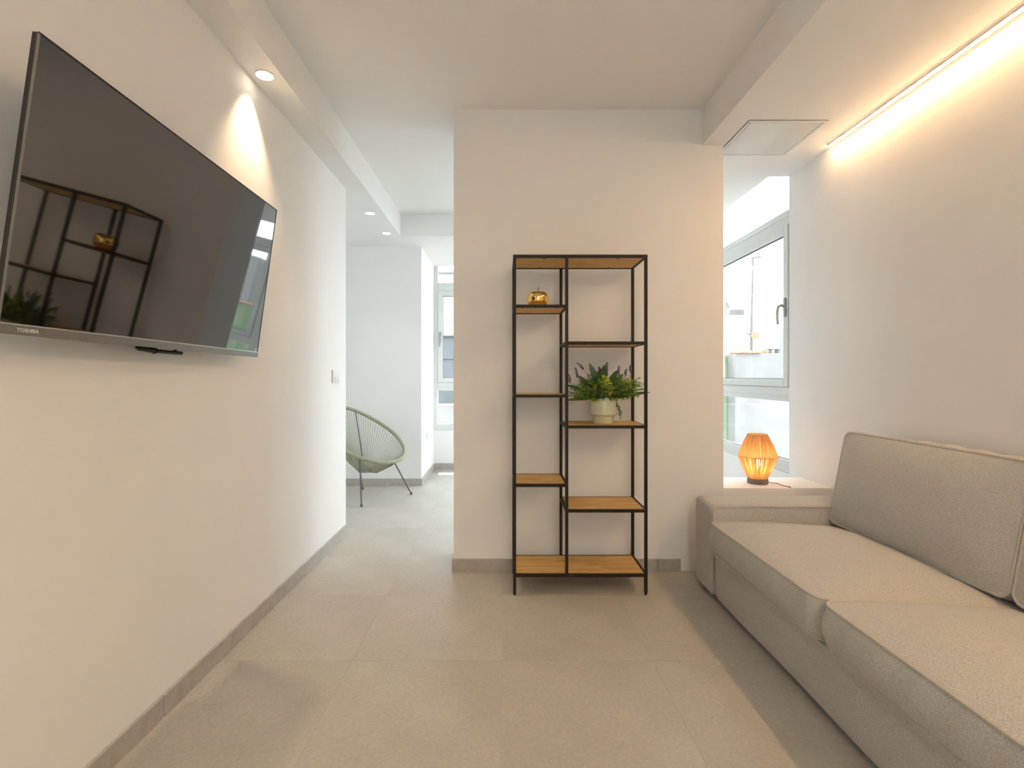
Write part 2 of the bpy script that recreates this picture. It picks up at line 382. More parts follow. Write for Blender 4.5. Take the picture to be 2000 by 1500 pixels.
cl = empty('added_fill_panel', (0.75, -0.8, H1), 'added square warm fill panel behind the viewer, out of view', 'ceiling light')  # added fill light, unseen, brightens the front room softly
box(0.43, 1.07, -1.12, -0.48, H1-0.05, H1-0.0005).build('housing', 'plastic', cl, 0.004, 2)
box(0.445, 1.055, -1.105, -0.495, H1-0.056, H1-0.0505).build('diffuser', 'panel', cl)

# ------------------------------------------------------------------ windows
def window(name, m4, width, hinge_handle, frame=0.05, stile=0.062):
    """m4 maps (u along the wall, depth outward, height)"""
    root = empty(name, (0,0,0), mtx=m4, kind='structure')
    def part(nm, mb, mt, parent=root, bev=0.003): return mb.build(nm, mt, parent, bev, 1, local=True)
    D = 0.06; F = frame; W = width
    part('frame_stile', MB().box(0, F, 0, D, 0.485, 2.785), 'alu')
    part('frame_stile', MB().box(W-F, W, 0, D, 0.485, 2.785), 'alu')
    for (a, b) in ((0.485, 0.578), (0.995, 1.097), (2.259, 2.363), (2.725, 2.785)):
        part('frame_rail', MB().box(F, W-F, 0, D, a, b), 'alu')
    # profile steps that read as lines on the rails
    for (a, b) in ((0.518, 0.528), (1.030, 1.037), (2.318, 2.326)):
        part('rail_bead', MB().box(F, W-F, -0.004, 0.0, a, b), 'alu', bev=0.001)
    sa = part('sash_stile', MB().box(F+0.002, F+stile, -0.012, D-0.01, 1.099, 2.257), 'alu')
    part('sash_stile', MB().box(W-F-stile, W-F-0.002, -0.012, D-0.01, 1.099, 2.257), 'alu')
    part('sash_rail', MB().box(F+stile, W-F-stile, -0.012, D-0.01, 1.099, 1.155), 'alu')
    part('sash_rail', MB().box(F+stile, W-F-stile, -0.012, D-0.01, 2.195, 2.257), 'alu')
    gk = MB(); u0, u1 = F+stile, W-F-stile
    gk.box(u0, u1, 0.012, 0.022, 2.189, 2.195); gk.box(u0, u1, 0.012, 0.022, 1.155, 1.160)
    gk.box(u0, u0+0.004, 0.012, 0.022, 1.160, 2.189); gk.box(u1-0.004, u1, 0.012, 0.022, 1.160, 2.189)
    gk.box(F, W-F, 0.012, 0.022, 0.578, 0.583)
    part('gasket', gk, 'gasket', bev=0)
    part('pane', MB().box(u0, u1, 0.022, 0.026, 1.155, 2.195), 'glass', bev=0)
    part('pane', MB().box(F, W-F, 0.022, 0.026, 0.578, 0.995), 'glass', bev=0)
    part('pane', MB().box(F, W-F, 0.022, 0.026, 2.363, 2.725), 'glass', bev=0)
    if hinge_handle:
        uc = F + stile * 0.5
        h = MB().box(uc-0.014, uc+0.014, -0.024, -0.012, 1.600, 1.735)
        ho = part('handle', h, 'handle', bev=0.004)
        lv = MB().tube([(uc, -0.022, 1.675), (uc, -0.045, 1.682), (uc, -0.062, 1.672), (uc, -0.070, 1.64), (uc, -0.070, 1.59), (uc, -0.066, 1.545)], [0.012, 0.011, 0.011, 0.010, 0.009, 0.008], 8)
        lv.build('lever', 'handle', ho, local=True)
    return root
far_m = lambda x: Matrix(((1,0,0,x),(0,1,0,6.50),(0,0,1,0),(0,0,0,1)))
window('window_1', far_m(-0.90), 1.0, True)
window('window_2', far_m(0.10), 0.95, False)
window('window_3', far_m(1.05), 0.85, False)
side_m = lambda y: Matrix(((0,1,0,2.015),(1,0,0,y),(0,0,1,0),(0,0,0,1)))
window('window_4', side_m(3.574), 1.35, True)
window('window_5', side_m(4.924), 1.35, False)
left_m = lambda y: Matrix(((0,-1,0,-4.115),(1,0,0,y),(0,0,1,0),(0,0,0,1)))
window('added_window_left', left_m(2.5), 1.35, False)  # added unseen window, lets daylight onto the far room's wall
window('added_window_back', Matrix(((1,0,0,-0.10),(0,-1,0,-2.62),(0,0,1,0),(0,0,0,1))), 0.90, False)  # added unseen window, brings neutral fill daylight into the front room

# ------------------------------------------------------------------ sofa
def cushion(x0, x1, y0, y1, z0, z1, crown=0.03, low=0.008, bulge=0.02, r=0.05, seed=1, nx=40, ny=70, nz=10, puck=0.0):
    """boxed cushion: returns (body MB, [top seam, bottom seam]); axes: x, y plan, z thickness"""
    rg = random.Random(seed); ph = [rg.uniform(0, 6.28) for _ in range(8)]
    cx, cy, cz = (x0+x1)/2, (y0+y1)/2, (z0+z1)/2; hx, hy, hz = (x1-x0)/2, (y1-y0)/2, (z1-z0)/2
    def plan(u, v):
        X, Y = u*hx, v*hy; ax, ay = abs(X) - (hx-r), abs(Y) - (hy-r)
        if ax > 0 and ay > 0:
            mx = max(ax, ay); l = math.hypot(ax, ay); s = mx / l
            X = math.copysign(hx-r+ax*s, X); Y = math.copysign(hy-r+ay*s, Y)
        return X, Y
    def wr(X, Y, e):
        g = 0.5 + 0.5*math.sin(Y*6.1+ph[7])*math.sin(X*5.3+ph[3])
        return puck * e * g * (math.sin(Y*58+ph[0]+2*math.sin(X*9+ph[1])) * 0.6 + math.sin(Y*33+X*19+ph[2]) * 0.6)
    def surf(u, v, wv, face):
        X, Y = plan(u, v)
        if face == 'z':
            k = (1 - abs(u)**2.6) * (1 - abs(v)**2.6)
            e = max(abs(u), abs(v)); ed = max(0, (e - 0.55) / 0.45) * (1 - e**8)
            Z = hz + (crown if wv > 0 else low) * k**0.85 + wr(X, Y, ed) if wv > 0 else -hz - low * k**0.6
            Z += 0.006 * math.sin(X*5+ph[3]) * math.sin(Y*4+ph[4]) * k if wv > 0 else 0
            return Vector((cx+X, cy+Y, cz+Z))
        q = 1 - wv*wv; nrm = Vector((X/hx, Y/hy, 0))
        nrm = Vector((math.copysign(abs(nrm.x)**7, nrm.x), math.copysign(abs(nrm.y)**7, nrm.y), 0)).normalized()
        b = bulge * q * (1 + 0.25*math.sin(X*11+Y*9+ph[5])) + puck*0.6*q*math.sin((X+Y)*48+ph[6]+wv*2)
        return Vector((cx+X, cy+Y, cz + wv*hz)) + nrm * b
    mb = MB()
    def lin(n): return [math.sin((-1 + 2*i/n) * math.pi/2) for i in range(n+1)]
    U, V = lin(nx), lin(ny)
    for sgn in (1, -1):
        vs = [surf(u, v, sgn, 'z') for v in V for u in U]; fs = []
        for j in range(ny):
            for i in range(nx):
                a = j*(nx+1)+i; q = (a, a+1, a+nx+2, a+nx+1); fs.append(q if sgn > 0 else q[::-1])
        mb.add(vs, fs)
    per = [(u, -1) for u in U] + [(1, v) for v in V[1:]] + [(u, 1) for u in U[::-1][1:]] + [(-1, v) for v in V[::-1][1:-1]]
    n = len(per); vs = []
    for k in range(nz+1):
        wv = -1 + 2*k/nz
        vs += [surf(u, v, wv, 's') for (u, v) in per]
    fs = [(k*n+i, k*n+(i+1) % n, (k+1)*n+(i+1) % n, (k+1)*n+i) for k in range(nz) for i in range(n)]
    mb.add(vs, fs)
    seams = [[surf(u, v, s_, 's') for (u, v) in per] for s_ in (1, -1)]
    return mb, seams
def weld(o):
    bm = bmesh.new(); bm.from_mesh(o.data); bmesh.ops.remove_doubles(bm, verts=bm.verts, dist=0.0005)
    bmesh.ops.recalc_face_normals(bm, faces=bm.faces); bm.to_mesh(o.data); bm.free(); o.data.set_sharp_from_angle(angle=R(75))

SX = 1.078
sofa = empty('sofa', (1.5, 1.65, 0), 'greige woven fabric sofa with two seat cushions along the warm lit wall', 'sofa')
AY0, AY1 = 2.675, 2.915        # far arm
BY0, BY1 = 0.42, 0.66          # near arm
def arm(y0, y1, inner):
    mb = box(SX, 1.95, y0, y1, 0.022, 0.502)
    a = mb.build('armrest', 'fabric', sofa, 0.030, 5, angle=60)
    yi = y0 if inner == 'lo' else y1; s = -1 if inner == 'lo' else 1
    pts = [(SX+0.012, yi+s*0.001, 0.05), (SX+0.010, yi+s*0.001, 0.20), (SX+0.010, yi+s*0.001, 0.44)]
    for k in range(7):
        t = k/6*math.pi/2; pts.append((SX+0.040-0.030*math.cos(t), yi+s*0.001, 0.462+0.030*math.sin(t)))
    pts += [(1.3, yi+s*0.001, 0.494), (1.92, yi+s*0.001, 0.492)]
    MB().tube(pts, 0.0042, 6).build('piping', 'piping', a)
    return a
arm(AY0, AY1, 'lo'); arm(BY0, BY1, 'hi')
# apron with a drooping skirt panel and its seam
nA = 40; vs = []; fs = []
prof = [(SX+0.040, 0.024), (SX+0.018, 0.030), (SX+0.012, 0.06), (SX+0.010, 0.13), (SX+0.010, 0.205), (SX+0.013, 0.226), (SX+0.008, 0.234), (SX+0.010, 0.255), (SX+0.04, 0.272), (1.55, 0.272), (1.55, 0.024)]
for i in range(nA+1):
    y = BY1+0.004 + (AY0-0.012-BY1)*i/nA
    e = 1.0 if i < nA else 0.6
    for (x, z) in prof:
        vs.append((x + 0.003*math.sin(y*7+z*9) + (0.004 if i in (0, nA) else 0), y, z))
k = len(prof)
for i in range(nA):
    for j in range(k): fs.append((i*k+j, i*k+(j+1) % k, (i+1)*k+(j+1) % k, (i+1)*k+j))
fs += [tuple(range(k)), tuple(range(nA*k, nA*k+k))[::-1]]
MB().add(vs, fs).build('apron', 'fabric', sofa, angle=50)
for x in (1.16, 1.88):
    for y in (0.54, 2.80):
        MB().lathe([(0.022, 0.0), (0.024, 0.03)], (x, y, 0), 16).build('foot', 'black', sofa)
# back rest frame
box(1.79, 1.972, BY1-0.02, AY0+0.02, 0.06, 0.62).build('backrest', 'fabric', sofa, 0.03, 4, angle=60)
SM = (BY1+AY0)/2 + 0.060
for (y0, y1, sd) in ((SM+0.004, AY0-0.006, 3), (BY1+0.006, SM-0.004, 11)):
    mb, seams = cushion(SX-0.016, 1.80, y0, y1, 0.278, 0.418, crown=0.055, bulge=0.018, r=0.055, seed=sd, puck=0.0080)
    # the seat sinks gently towards the back
    def sag(p): return Vector((p.x, p.y, p.z - 0.030*max(0, (p.x-1.15)/0.65)**1.2 * ((p.z-0.278)/0.14 if p.z > 0.278 else 0)))
    mb.v = [sag(p) for p in mb.v]
    cu = mb.build('seat_cushion', 'fabric', sofa); weld(cu)
    for s_ in seams:
        MB().tube([sag(p) for p in s_], 0.0055, 6, closed=True).build('piping', 'piping', cu)
for (y0, y1, sd) in ((SM-0.002, AY0+0.004, 5), (BY1, SM-0.014, 9)):
    # built lying flat (x = height up the back, z = thickness), then leaned on the frame
    mb, seams = cushion(0, 0.475, y0, y1, 0, 0.165, crown=0.050, low=0.012, bulge=0.014, r=0.040, seed=sd, puck=0.0070)
    th = R(11)
    ux = Vector((math.sin(th), 0, math.cos(th))); uz = Vector((-math.cos(th), 0, math.sin(th)))
    base = Vector((1.858, 0, 0.388))
    lean = lambda p: base + ux*p.x + Vector((0, p.y, 0)) + uz*p.z
    mb.v = [lean(p) for p in mb.v]
    cu = mb.build('back_cushion', 'fabric', sofa); weld(cu)
    for s_ in seams:
        MB().tube([lean(p) for p in s_], 0.0055, 6, closed=True).build('piping', 'piping', cu)

# ------------------------------------------------------------------ shelf unit
SF, SB, T = 2.745, 3.045, 0.016
xl, xm, xr = 0.0445, 0.3245, 0.7500       # left faces of the uprights
shelf = empty('shelf_unit', (0.405, 2.895, 0), 'tall open shelf unit with black steel frame and oak boards before the central wall', 'shelf')
ZT, ZB = 1.828, 0.114
for (x, zb) in ((xl, 0.012), (xm, ZB-T), (xr, 0.012)):
    for y in (SF, SB-T):
        box(x, x+T, y, y+T, zb if x != xm else ZB, ZT-T).build('post', 'black', shelf, 0.001, 1)
for x in (xl, xr):
    for y in (SF, SB-T):
        MB().lathe([(0.0062, 0.0), (0.0068, 0.003), (0.0068, 0.0125)], (x+T/2, y+T/2, 0), 12).build('foot', 'black', shelf)
def level(z, xa, xb, name='shelf_board', inner=False):
    """frame whose top is at z between the uprights xa and xb, and its board"""
    a, b = (xa, xb+T) if inner else (xa+T, xb)
    for y in (SF, SB-T): box(a, b, y, y+T, z-T, z).build('rail', 'black', shelf, 0.001, 1)
    for x in (xa, xb):
        box(x+0.0005, x+T-0.0005, SF+T, SB-T, z-T+0.0005, z-0.0005).build('side_rail', 'black', shelf, 0.001, 1)
    bo = box(xa+T+0.0006, xb-0.0006, SF+T+0.0006, SB-T-0.0006, z-0.0125, z+0.0005).build('board', 'oak', shelf, 0.0006, 1)
    for fx in (0.22, 0.80) if xb-xa > 0.3 else (0.12, 0.82):
        for y in (SF+T, SB-T-0.016):
            x = xa+T+(xb-xa-T)*fx
            MB().lathe([(0.008, -0.0035), (0.008, 0.0)], (x, y+0.008, z-0.0127), 12).build('board_clip', 'black', shelf)
level(ZT, xl, xr, inner=True); 
for x in (): pass
level(ZB, xl, xr)
for z in (1.560, 1.077, 0.597): level(z, xl, xm)
for z in (1.362, 0.911, 0.460): level(z, xm, xr)
for x in (0.352, 0.366): MB().tube([(x, SF-0.0006, ZB-0.008), (x, SF+0.001, ZB-0.008)], 0.003, 10).build('bolt', 'steel', shelf)

# ------------------------------------------------------------------ golden apple
ax, ay, az = 0.1835, 2.850, 1.5605
ap = empty('apple_ornament', (ax, ay, az), 'shiny gold apple ornament on the top small shelf board', 'ornament')
prof = []
for i in range(25):
    t = -math.pi/2 + math.pi*i/24
    r = 0.0585*max(0, math.cos(t))**0.62; z = 0.0475 + 0.0465*math.copysign(abs(math.sin(t))**0.9, math.sin(t))
    r *= 1.0 + 0.06*math.sin(t)
    if t > 1.0: z -= 0.020*((t-1.0)/(math.pi/2-1.0))**1.6
    if t < -1.0: z += 0.008*((-t-1.0)/(math.pi/2-1.0))
    prof.append((max(r, 0.0002), z))
zmin = min(p[1] for p in prof); prof = [(r, z-zmin) for r, z in prof]
ba = MB().lathe(prof, (ax, ay, az), 40).build('body', 'gold', ap, angle=80)
MB().tube([(ax, ay, az+0.064), (ax+0.001, ay, az+0.088), (ax+0.0035, ay, az+0.109)], [0.0018, 0.0017, 0.0026], 8).build('stalk', 'stem', ap)

# ------------------------------------------------------------------ potted plant
px, py, pz = 0.552, 2.868, 0.9118
pl = empty('potted_plant', (px, py, pz), 'green and lavender artificial plant in a pale sage stepped pot on the shelf', 'plant')
MB().lathe([(0.052, 0.0), (0.056, 0.001), (0.058, 0.004), (0.058, 0.040), (0.060, 0.043), (0.070, 0.047), (0.0735, 0.051), (0.0745, 0.057), (0.0745, 0.142), (0.0735, 0.146), (0.0705, 0.146), (0.0695, 0.142), (0.0695, 0.120)], (px, py, pz), 48).build('pot', 'glaze', pl, angle=40)
MB().lathe([(0.0692, 0.118), (0.05, 0.130), (0.0002, 0.136)], (px, py, pz), 24).build('soil', 'soil', pl)
top = Vector((px, py, pz+0.130))
def sph(az_, el): return Vector((math.cos(el)*math.cos(az_), math.cos(el)*math.sin(az_), math.sin(el)))
# broad leaves, single pieces: (azimuth, elevation, start distance, length, width, material)
for (a, e, s_, L, W, mt, dr) in (
    (R(200), R(68), 0.06, 0.165, 0.038, 'leafs', 0.15), (R(262), R(78), 0.05, 0.150, 0.046, 'leafd', 0.10), (R(275), R(80), 0.04, 0.165, 0.040, 'leafs', 0.0),
    (R(184), R(26), 0.08, 0.155, 0.036, 'leafd', 0.25), (R(190), R(4), 0.07, 0.150, 0.034, 'leafm', 0.20), (R(-8), R(12), 0.10, 0.160, 0.030, 'leafd', 0.12),
    (R(240), R(60), 0.05, 0.140, 0.040, 'leafd', 0.2), (R(300), R(60), 0.06, 0.140, 0.040, 'leafd', 0.3), (R(90), R(66), 0.05, 0.150, 0.038, 'leafd', 0.2),
    (R(150), R(45), 0.06, 0.150, 0.036, 'leafs', 0.2), (R(30), R(48), 0.06, 0.150, 0.036, 'leafs', 0.2), (R(215), R(42), 0.06, 0.12, 0.036, 'leafs', 0.3)):
    d = sph(a, e); up = Vector((0, -1, 0.3)) if e > R(55) else Vector((0, -0.6, 1))
    MB().tube([top - d*0.01, top + d*s_], 0.0016, 5).leaf(top + d*s_, d, L, W, dr, 9, up, 0.2, 0.95, 0.6).build('leaf', mt, pl, angle=70)
fol = {k: MB() for k in ('leafd', 'leafm', 'leafy')}
st = MB()
def sprig(a, e, L, mt, nl, ls, lw, droop=0.25, s0=0.0):
    d = sph(a, e); p = top + Vector((math.cos(a), math.sin(a), 0))*0.035; pts = [p]; n = 9
    for i in range(n):
        d = (d + Vector((rnd.uniform(-.08,.08), rnd.uniform(-.08,.08), -droop/n))).normalized(); p = p + d*(L/n); pts.append(p)
    # keep clear of the wall behind and inside the shelf bay
    for q in pts:
        q.y = min(max(q.y, SF+0.005), SB-0.012)
    st.tube(pts, 0.0011, 4)
    for i in range(nl):
        t = max(s0, (i+0.5)/nl); x = t*n; k = min(int(x), n-1); q = pts[k].lerp(pts[k+1], x-k)
        tang = (pts[k+1]-pts[k]).normalized(); sd = sph(rnd.uniform(0, 6.28), rnd.uniform(-0.7, 1.1))
        dd = (tang*0.7 + sd).normalized()
        fol[mt].leaf(q, dd, ls*rnd.uniform(0.7, 1.25), lw*rnd.uniform(0.8, 1.2), 0.3, 2, Vector((rnd.uniform(-.4,.4), -0.5, 1)))
for i in range(44):
    a = rnd.uniform(R(178), R(330)) if i % 4 else rnd.uniform(R(20), R(170))
    sprig(a, rnd.uniform(0.25, 1.25), rnd.uniform(0.10, 0.16), 'leafd', 26, 0.019, 0.009)
for i in range(30):      # airy small leaved stems towards the right
    sprig(rnd.uniform(R(-45), R(25)), rnd.uniform(0.30, 1.0), rnd.uniform(0.13, 0.215), 'leafm', 36, 0.018, 0.009, 0.35)
for i in range(24):
    sprig(rnd.uniform(R(155), R(215)), rnd.uniform(0.2, 1.05), rnd.uniform(0.12, 0.175), 'leafm', 28, 0.017, 0.008, 0.3)
for i in range(12):
    sprig(rnd.uniform(R(200), R(345)), rnd.uniform(0.7, 1.35), rnd.uniform(0.11, 0.16), 'leafm', 24, 0.018, 0.009, 0.2)
sprig(R(-20), 0.1, 0.105, 'leafd', 24, 0.017, 0.009, 2.2); sprig(R(-28), 0.0, 0.125, 'leafd', 24, 0.015, 0.008, 2.5)
# lime clusters at the front
for (dx, dz, rr, nn) in ((-0.045, 0.055, 0.026, 60), (0.0, 0.085, 0.030, 70), (0.012, 0.050, 0.026, 60), (0.045, 0.018, 0.022, 50), (-0.075, 0.020, 0.022, 45), (-0.012, 0.022, 0.018, 30),
                         (-0.05, 0.012, 0.02, 36), (0.10, 0.04, 0.022, 36), (0.075, 0.015, 0.02, 36), (-0.02, 0.105, 0.02, 30), (0.12, 0.08, 0.022, 30)):
    c = Vector((px+dx, py-0.058, pz+0.135+dz))
    st.tube([top, c], 0.0012, 4)
    for i in range(nn):
        d = sph(rnd.uniform(0, 6.28), rnd.uniform(-0.9, 1.4)); d.y *= 0.7
        fol['leafy'].leaf(c + d*rr*rnd.uniform(0.3, 0.9), d, 0.019*rnd.uniform(0.7, 1.3), 0.015, 0.3, 2, Vector((rnd.uniform(-1,1), -0.6, 1)))
for k_, nm in (('leafd', 'dark_foliage'), ('leafm', 'small_leaf_foliage'), ('leafy', 'lime_foliage')):
    o = fol[k_].build(nm, k_, pl, angle=80); o['kind'] = 'stuff'
o = st.build('stems', 'leafm', pl); o['kind'] = 'stuff'
for (dx, dz, tx, tz, L) in ((-0.190, 0.095, -0.25, 1, 0.050), (-0.150, 0.125, -0.3, 1, 0.058), (-0.115, 0.170, -0.8, 0.75, 0.055), (0.018, 0.160, 0.1, 1, 0.050), (0.082, 0.135, 0.12, 1, 0.055),
                            (0.118, 0.135, 0.3, 1, 0.040), (-0.03, 0.150, -0.1, 1, 0.035), (0.145, 0.150, 0.1, 1, 0.045)):
    b0 = Vector((px+dx, py-0.02+rnd.uniform(-.02,.02), pz+0.130+dz)); d = Vector((tx, 0.05, tz)).normalized()
    mb = MB()
    for i in range(40):
        t = i/40; q = b0 + d*L*t + Vector((0.008*math.sin(t*2.5)*(1 if tx < 0 else -1), 0, 0)); a = i*2.4; rr = 0.0055*(1-0.55*t)
        mb.leaf(q, Vector((math.cos(a), math.sin(a), 0.8)), 0.010*(1-0.4*t), 0.0105, 0.0, 2)
    mb.tube([b0, b0 + d*L], [0.003, 0.001], 5)
    fl_ = mb.build('flower_spike', 'lav', pl, angle=80)
    MB().tube([top, top.lerp(b0, 0.6) + Vector((0,0,0.02)), b0], 0.0011, 5).build('stalk', 'leafm', fl_)

# ------------------------------------------------------------------ raffia lamp on the ledge
lx, ly, lz = 1.597, 3.235, 0.5
lamp = empty('table_lamp', (lx, ly, lz), 'lit woven raffia lantern lamp on the white ledge beside the window', 'lamp')
MB().lathe([(0.058, 0.0), (0.061, 0.002), (0.061, 0.030), (0.058, 0.033), (0.0, 0.033)], (lx, ly, lz), 36).build('base', 'lampbase', lamp)
Z0, Z1, Z2 = 0.033, 0.172, 0.308; R0, R1, R2 = 0.055, 0.113, 0.055
sh = MB(); NS = 100
for i in range(NS):
    for ly_, (za, ra, zb, rb) in enumerate(((Z0, R0, Z1, R1), (Z1, R1, Z2, R2))):
        a0 = 2*math.pi*(i + rnd.uniform(-.25, .25))/NS; a1 = a0 + rnd.uniform(-.06, .06)
        p0 = Vector((lx+ra*math.cos(a0), ly+ra*math.sin(a0), lz+za)); p1 = Vector((lx+rb*math.cos(a1), ly+rb*math.sin(a1), lz+zb))
        off = sph(a0, 0)*rnd.uniform(-0.003, 0.0035)
        sh.tube([p0, p0.lerp(p1, .5)+off, p1], 0.0035*rnd.uniform(0.65, 1.25), 5)
so_ = sh.build('cord_shade', 'raffia', lamp); so_['kind'] = 'stuff'
for (z, r, tr) in ((Z0+0.001, R0+0.001, 0.0032), (Z1, R1+0.001, 0.0026), (Z2, R2+0.001, 0.0036)):
    MB().tube([(lx+r*math.cos(a), ly+r*math.sin(a), lz+z) for a in [2*math.pi*k/40 for k in range(40)]], tr, 6, closed=True).build('shade_ring', 'raffia', lamp)
MB().lathe([(0.014, 0.034), (0.014, 0.085), (0.012, 0.09), (0.0, 0.09)], (lx, ly, lz), 16).build('lamp_holder', 'lampbase', lamp)
MB().lathe([(0.011, 0.0905), (0.012, 0.098), (0.020, 0.115), (0.0225, 0.128), (0.019, 0.141), (0.010, 0.148), (0.0, 0.150)], (lx, ly, lz), 20).build('bulb', 'bulb', lamp, angle=80)
cp = [(lx+0.060, ly-0.01, lz+0.012), (lx+0.085, ly-0.012, lz+0.004), (lx+0.110, ly-0.015, lz+0.003), (lx+0.118, ly-0.035, lz+0.003), (lx+0.108, ly-0.065, lz+0.003), (lx+0.117, ly-0.09, lz+0.003), (lx+0.128, ly-0.125, lz+0.003)]
MB().tube(cp, 0.0024, 7).build('cable', 'cable', lamp)
MB().tube([cp[-1], (lx+0.131, ly-0.136, lz+0.004)], 0.004, 8).build('plug', 'cable', lamp)

# ------------------------------------------------------------------ television
pnt, pft, pfb = Vector((-1.001, 1.10, 1.175+0.741)), Vector((-1.001, 2.25, 1.175+0.731)), Vector((-1.087, 2.25, 1.175+0.083))
eL = (pft-pnt).normalized(); eU = (pft-pfb); eU = (eU - eL*eU.dot(eL)); TH = eU.length; eU = eU.normalized()
eN = eL.cross(eU); eN = eN if eN.x > 0 else -eN
TLn = (pft-pnt).length; org = pnt - eU*TH
tvm = Matrix(((eL.x, eN.x, eU.x, org.x), (eL.y, eN.y, eU.y, org.y), (eL.z, eN.z, eU.z, org.z), (0, 0, 0, 1)))
tv = empty('television', (0,0,0), 'large black flat television tilted forward on the wall with a silver lower edge', 'television', mtx=tvm)
def tp(nm, mb, mt, bev=0.001, parent=tv): return mb.build(nm, mt, parent, bev, 1, local=True)
# local: x along, y out of the screen, z up
tp('casing', box(0, TLn, -0.016, -0.0022, 0, TH), 'tvbody', 0.002)
tp('rear_housing', box(0.12, TLn-0.12, -0.050, -0.016, 0.05, TH*0.62), 'tvbody', 0.012)
tp('screen', box(0.004, TLn-0.004, -0.0022, 0.0, 0.024, TH-0.004), 'screen', 0.0)
fr = MB(); fr.box(0, TLn, -0.0022, 0.0012, TH-0.004, TH); fr.box(TLn-0.004, TLn, -0.0022, 0.0012, 0.024, TH-0.004)
tp('screen_frame', fr, 'tvbody', 0)
tp('side_trim', box(0, 0.0035, -0.0022, 0.0012, 0.024, TH-0.004), 'bezel', 0)
bz = tp('lower_bezel', box(0, TLn, -0.0022, 0.0035, 0, 0.0225), 'bezel', 0.001)
tp('bezel_lip', box(0, TLn, -0.0022, 0.0045, 0.0215, 0.0245), 'lip', 0.0004)
cu = bpy.data.curves.new('lettering', 'FONT'); cu.body = 'TOSHIBA'; cu.size = 0.0115; cu.extrude = 0.0003; cu.align_x = 'CENTER'; cu.resolution_u = 3; cu.offset = 0.0002
to = bpy.data.objects.new('lettering_tmp', cu); C.objects.link(to)
bpy.context.view_layer.update()
me = bpy.data.meshes.new_from_object(to.evaluated_get(bpy.context.evaluated_depsgraph_get()))
bpy.data.objects.remove(to)
lt = bpy.data.objects.new('lettering', me); C.objects.link(lt); me.materials.clear(); me.materials.append(M['ink']); lt.parent = tv
lt.location = (0.067, 0.0039, 0.0075); lt.rotation_euler = (R(90), 0, 0); WM[lt.name] = tvm.copy()
lt.scale = (1.15, 1, 1)
# wall bracket behind and the dark sensor arm peeping out below
wb = MB().box(0.40, 0.75, -0.105, -0.098, 0.12, 0.52)
tp('bracket_plate', wb, 'black', 0.002)
br = MB(); br.box(0.44, 0.475, -0.085, -0.050, 0.08, 0.52); br.box(0.675, 0.71, -0.085, -0.050, 0.08, 0.52)
tp('bracket_rail', br, 'black', 0.002)
sb = MB(); sb.tube([(0.478, -0.045, -0.006), (0.49, -0.045, -0.008), (0.545, -0.045, -0.010), (0.56, -0.045, -0.011)], [0.004, 0.0075, 0.0085, 0.0085], 10)
sb.tube([(0.56, -0.045, -0.011), (0.563, -0.045, -0.012)], 0.0105, 10)
sb.tube([(0.563, -0.045, -0.012), (0.70, -0.045, -0.012)], 0.0062, 10)
sb.box(0.52, 0.53, -0.048, -0.042, -0.006, 0.06); sb.box(0.66, 0.67, -0.048, -0.042, -0.010, 0.06)
tp('bracket_release_bar', sb, 'black', 0)
tp('bar_end_cap', MB().tube([(0.70, -0.045, -0.012), (0.708, -0.045, -0.012)], 0.0066, 10), 'plastic', 0)
ml = [tvm @ Vector((0.45, -0.105, z)) for z in (0.2, 0.45)]
for y_ in (1.55, 1.80):
    for z_ in (1.50, 1.70):
        xx = -1.09 - 0.02
        box(XL+0.001, -1.11, y_-0.012, y_+0.012, z_-0.012, z_+0.012).build('bracket_arm', 'black', tv)

# ------------------------------------------------------------------ switch and outlet
sw = empty('light_switch', (XL, 3.58, 1.175), 'white wall switch plate with two round buttons near the end of the television wall', 'switch')
y0, y1 = 3.505, 3.655
box(XL, XL+0.010, y0, y1, 1.128, 1.220).build('plate', 'plastic', sw, 0.003, 2)
box(XL+0.010, XL+0.013, y0+0.03, y1-0.016, 1.182, 1.206).build('rocker', 'plastic', sw, 0.001, 1)
for y_ in (y0+0.048, y0+0.102):
    MB().tube([(XL+0.0095, y_, 1.155), (XL+0.0125, y_, 1.155), (XL+0.0138, y_, 1.155)], [0.019, 0.019, 0.016], 20).build('button', 'plastic', sw)
ou = empty('wall_outlet', (-0.9, 5.95, 0.48), 'small white socket plate on the return wall beside the far window', 'socket')
box(-0.9, -0.891, 5.86, 5.94, 0.44, 0.52).build('plate', 'plastic', ou, 0.003, 2)
MB().tube([(-0.891, 5.90, 0.48), (-0.887, 5.90, 0.48)], 0.02, 18).build('socket_face', 'plastic', ou)

# ------------------------------------------------------------------ string chair
cc = Vector((-1.347, 4.943, 0)); fw = Vector((0.836, -0.548, 0)); sd = Vector((0.548, 0.836, 0))
ch = empty('string_chair', cc, 'sage green string lounge chair on thin grey metal legs in the far room', 'chair')
P = lambda s_, f_, z: cc + sd*s_ + fw*f_ + Vector((0, 0, z))
NR = 96; rim = []
for i in range(NR):
    a = 2*math.pi*i/NR; s_ = math.sin(a); c_ = math.cos(a)          # a=0 front
    f_ = 0.372*c_ if c_ > 0 else 0.433*c_
    w_ = 0.374*s_*(1 - 0.13*max(0, -c_))
    t = (0.372 - f_)/(0.372+0.433)                               # 0 front .. 1 back
    rim.append(P(w_, f_, 0.382 + 0.486*t**1.085))
MB().tube(rim, 0.0175, 10, closed=True).build('rim', 'cord', ch)
hub = [P(0.062*math.sin(a), 0.062*math.cos(a), 0.262) for a in [2*math.pi*k/NR for k in range(NR)]]
MB().tube(hub[::4], 0.007, 8, closed=True).build('hub_ring', 'steel', ch)
sg = MB()
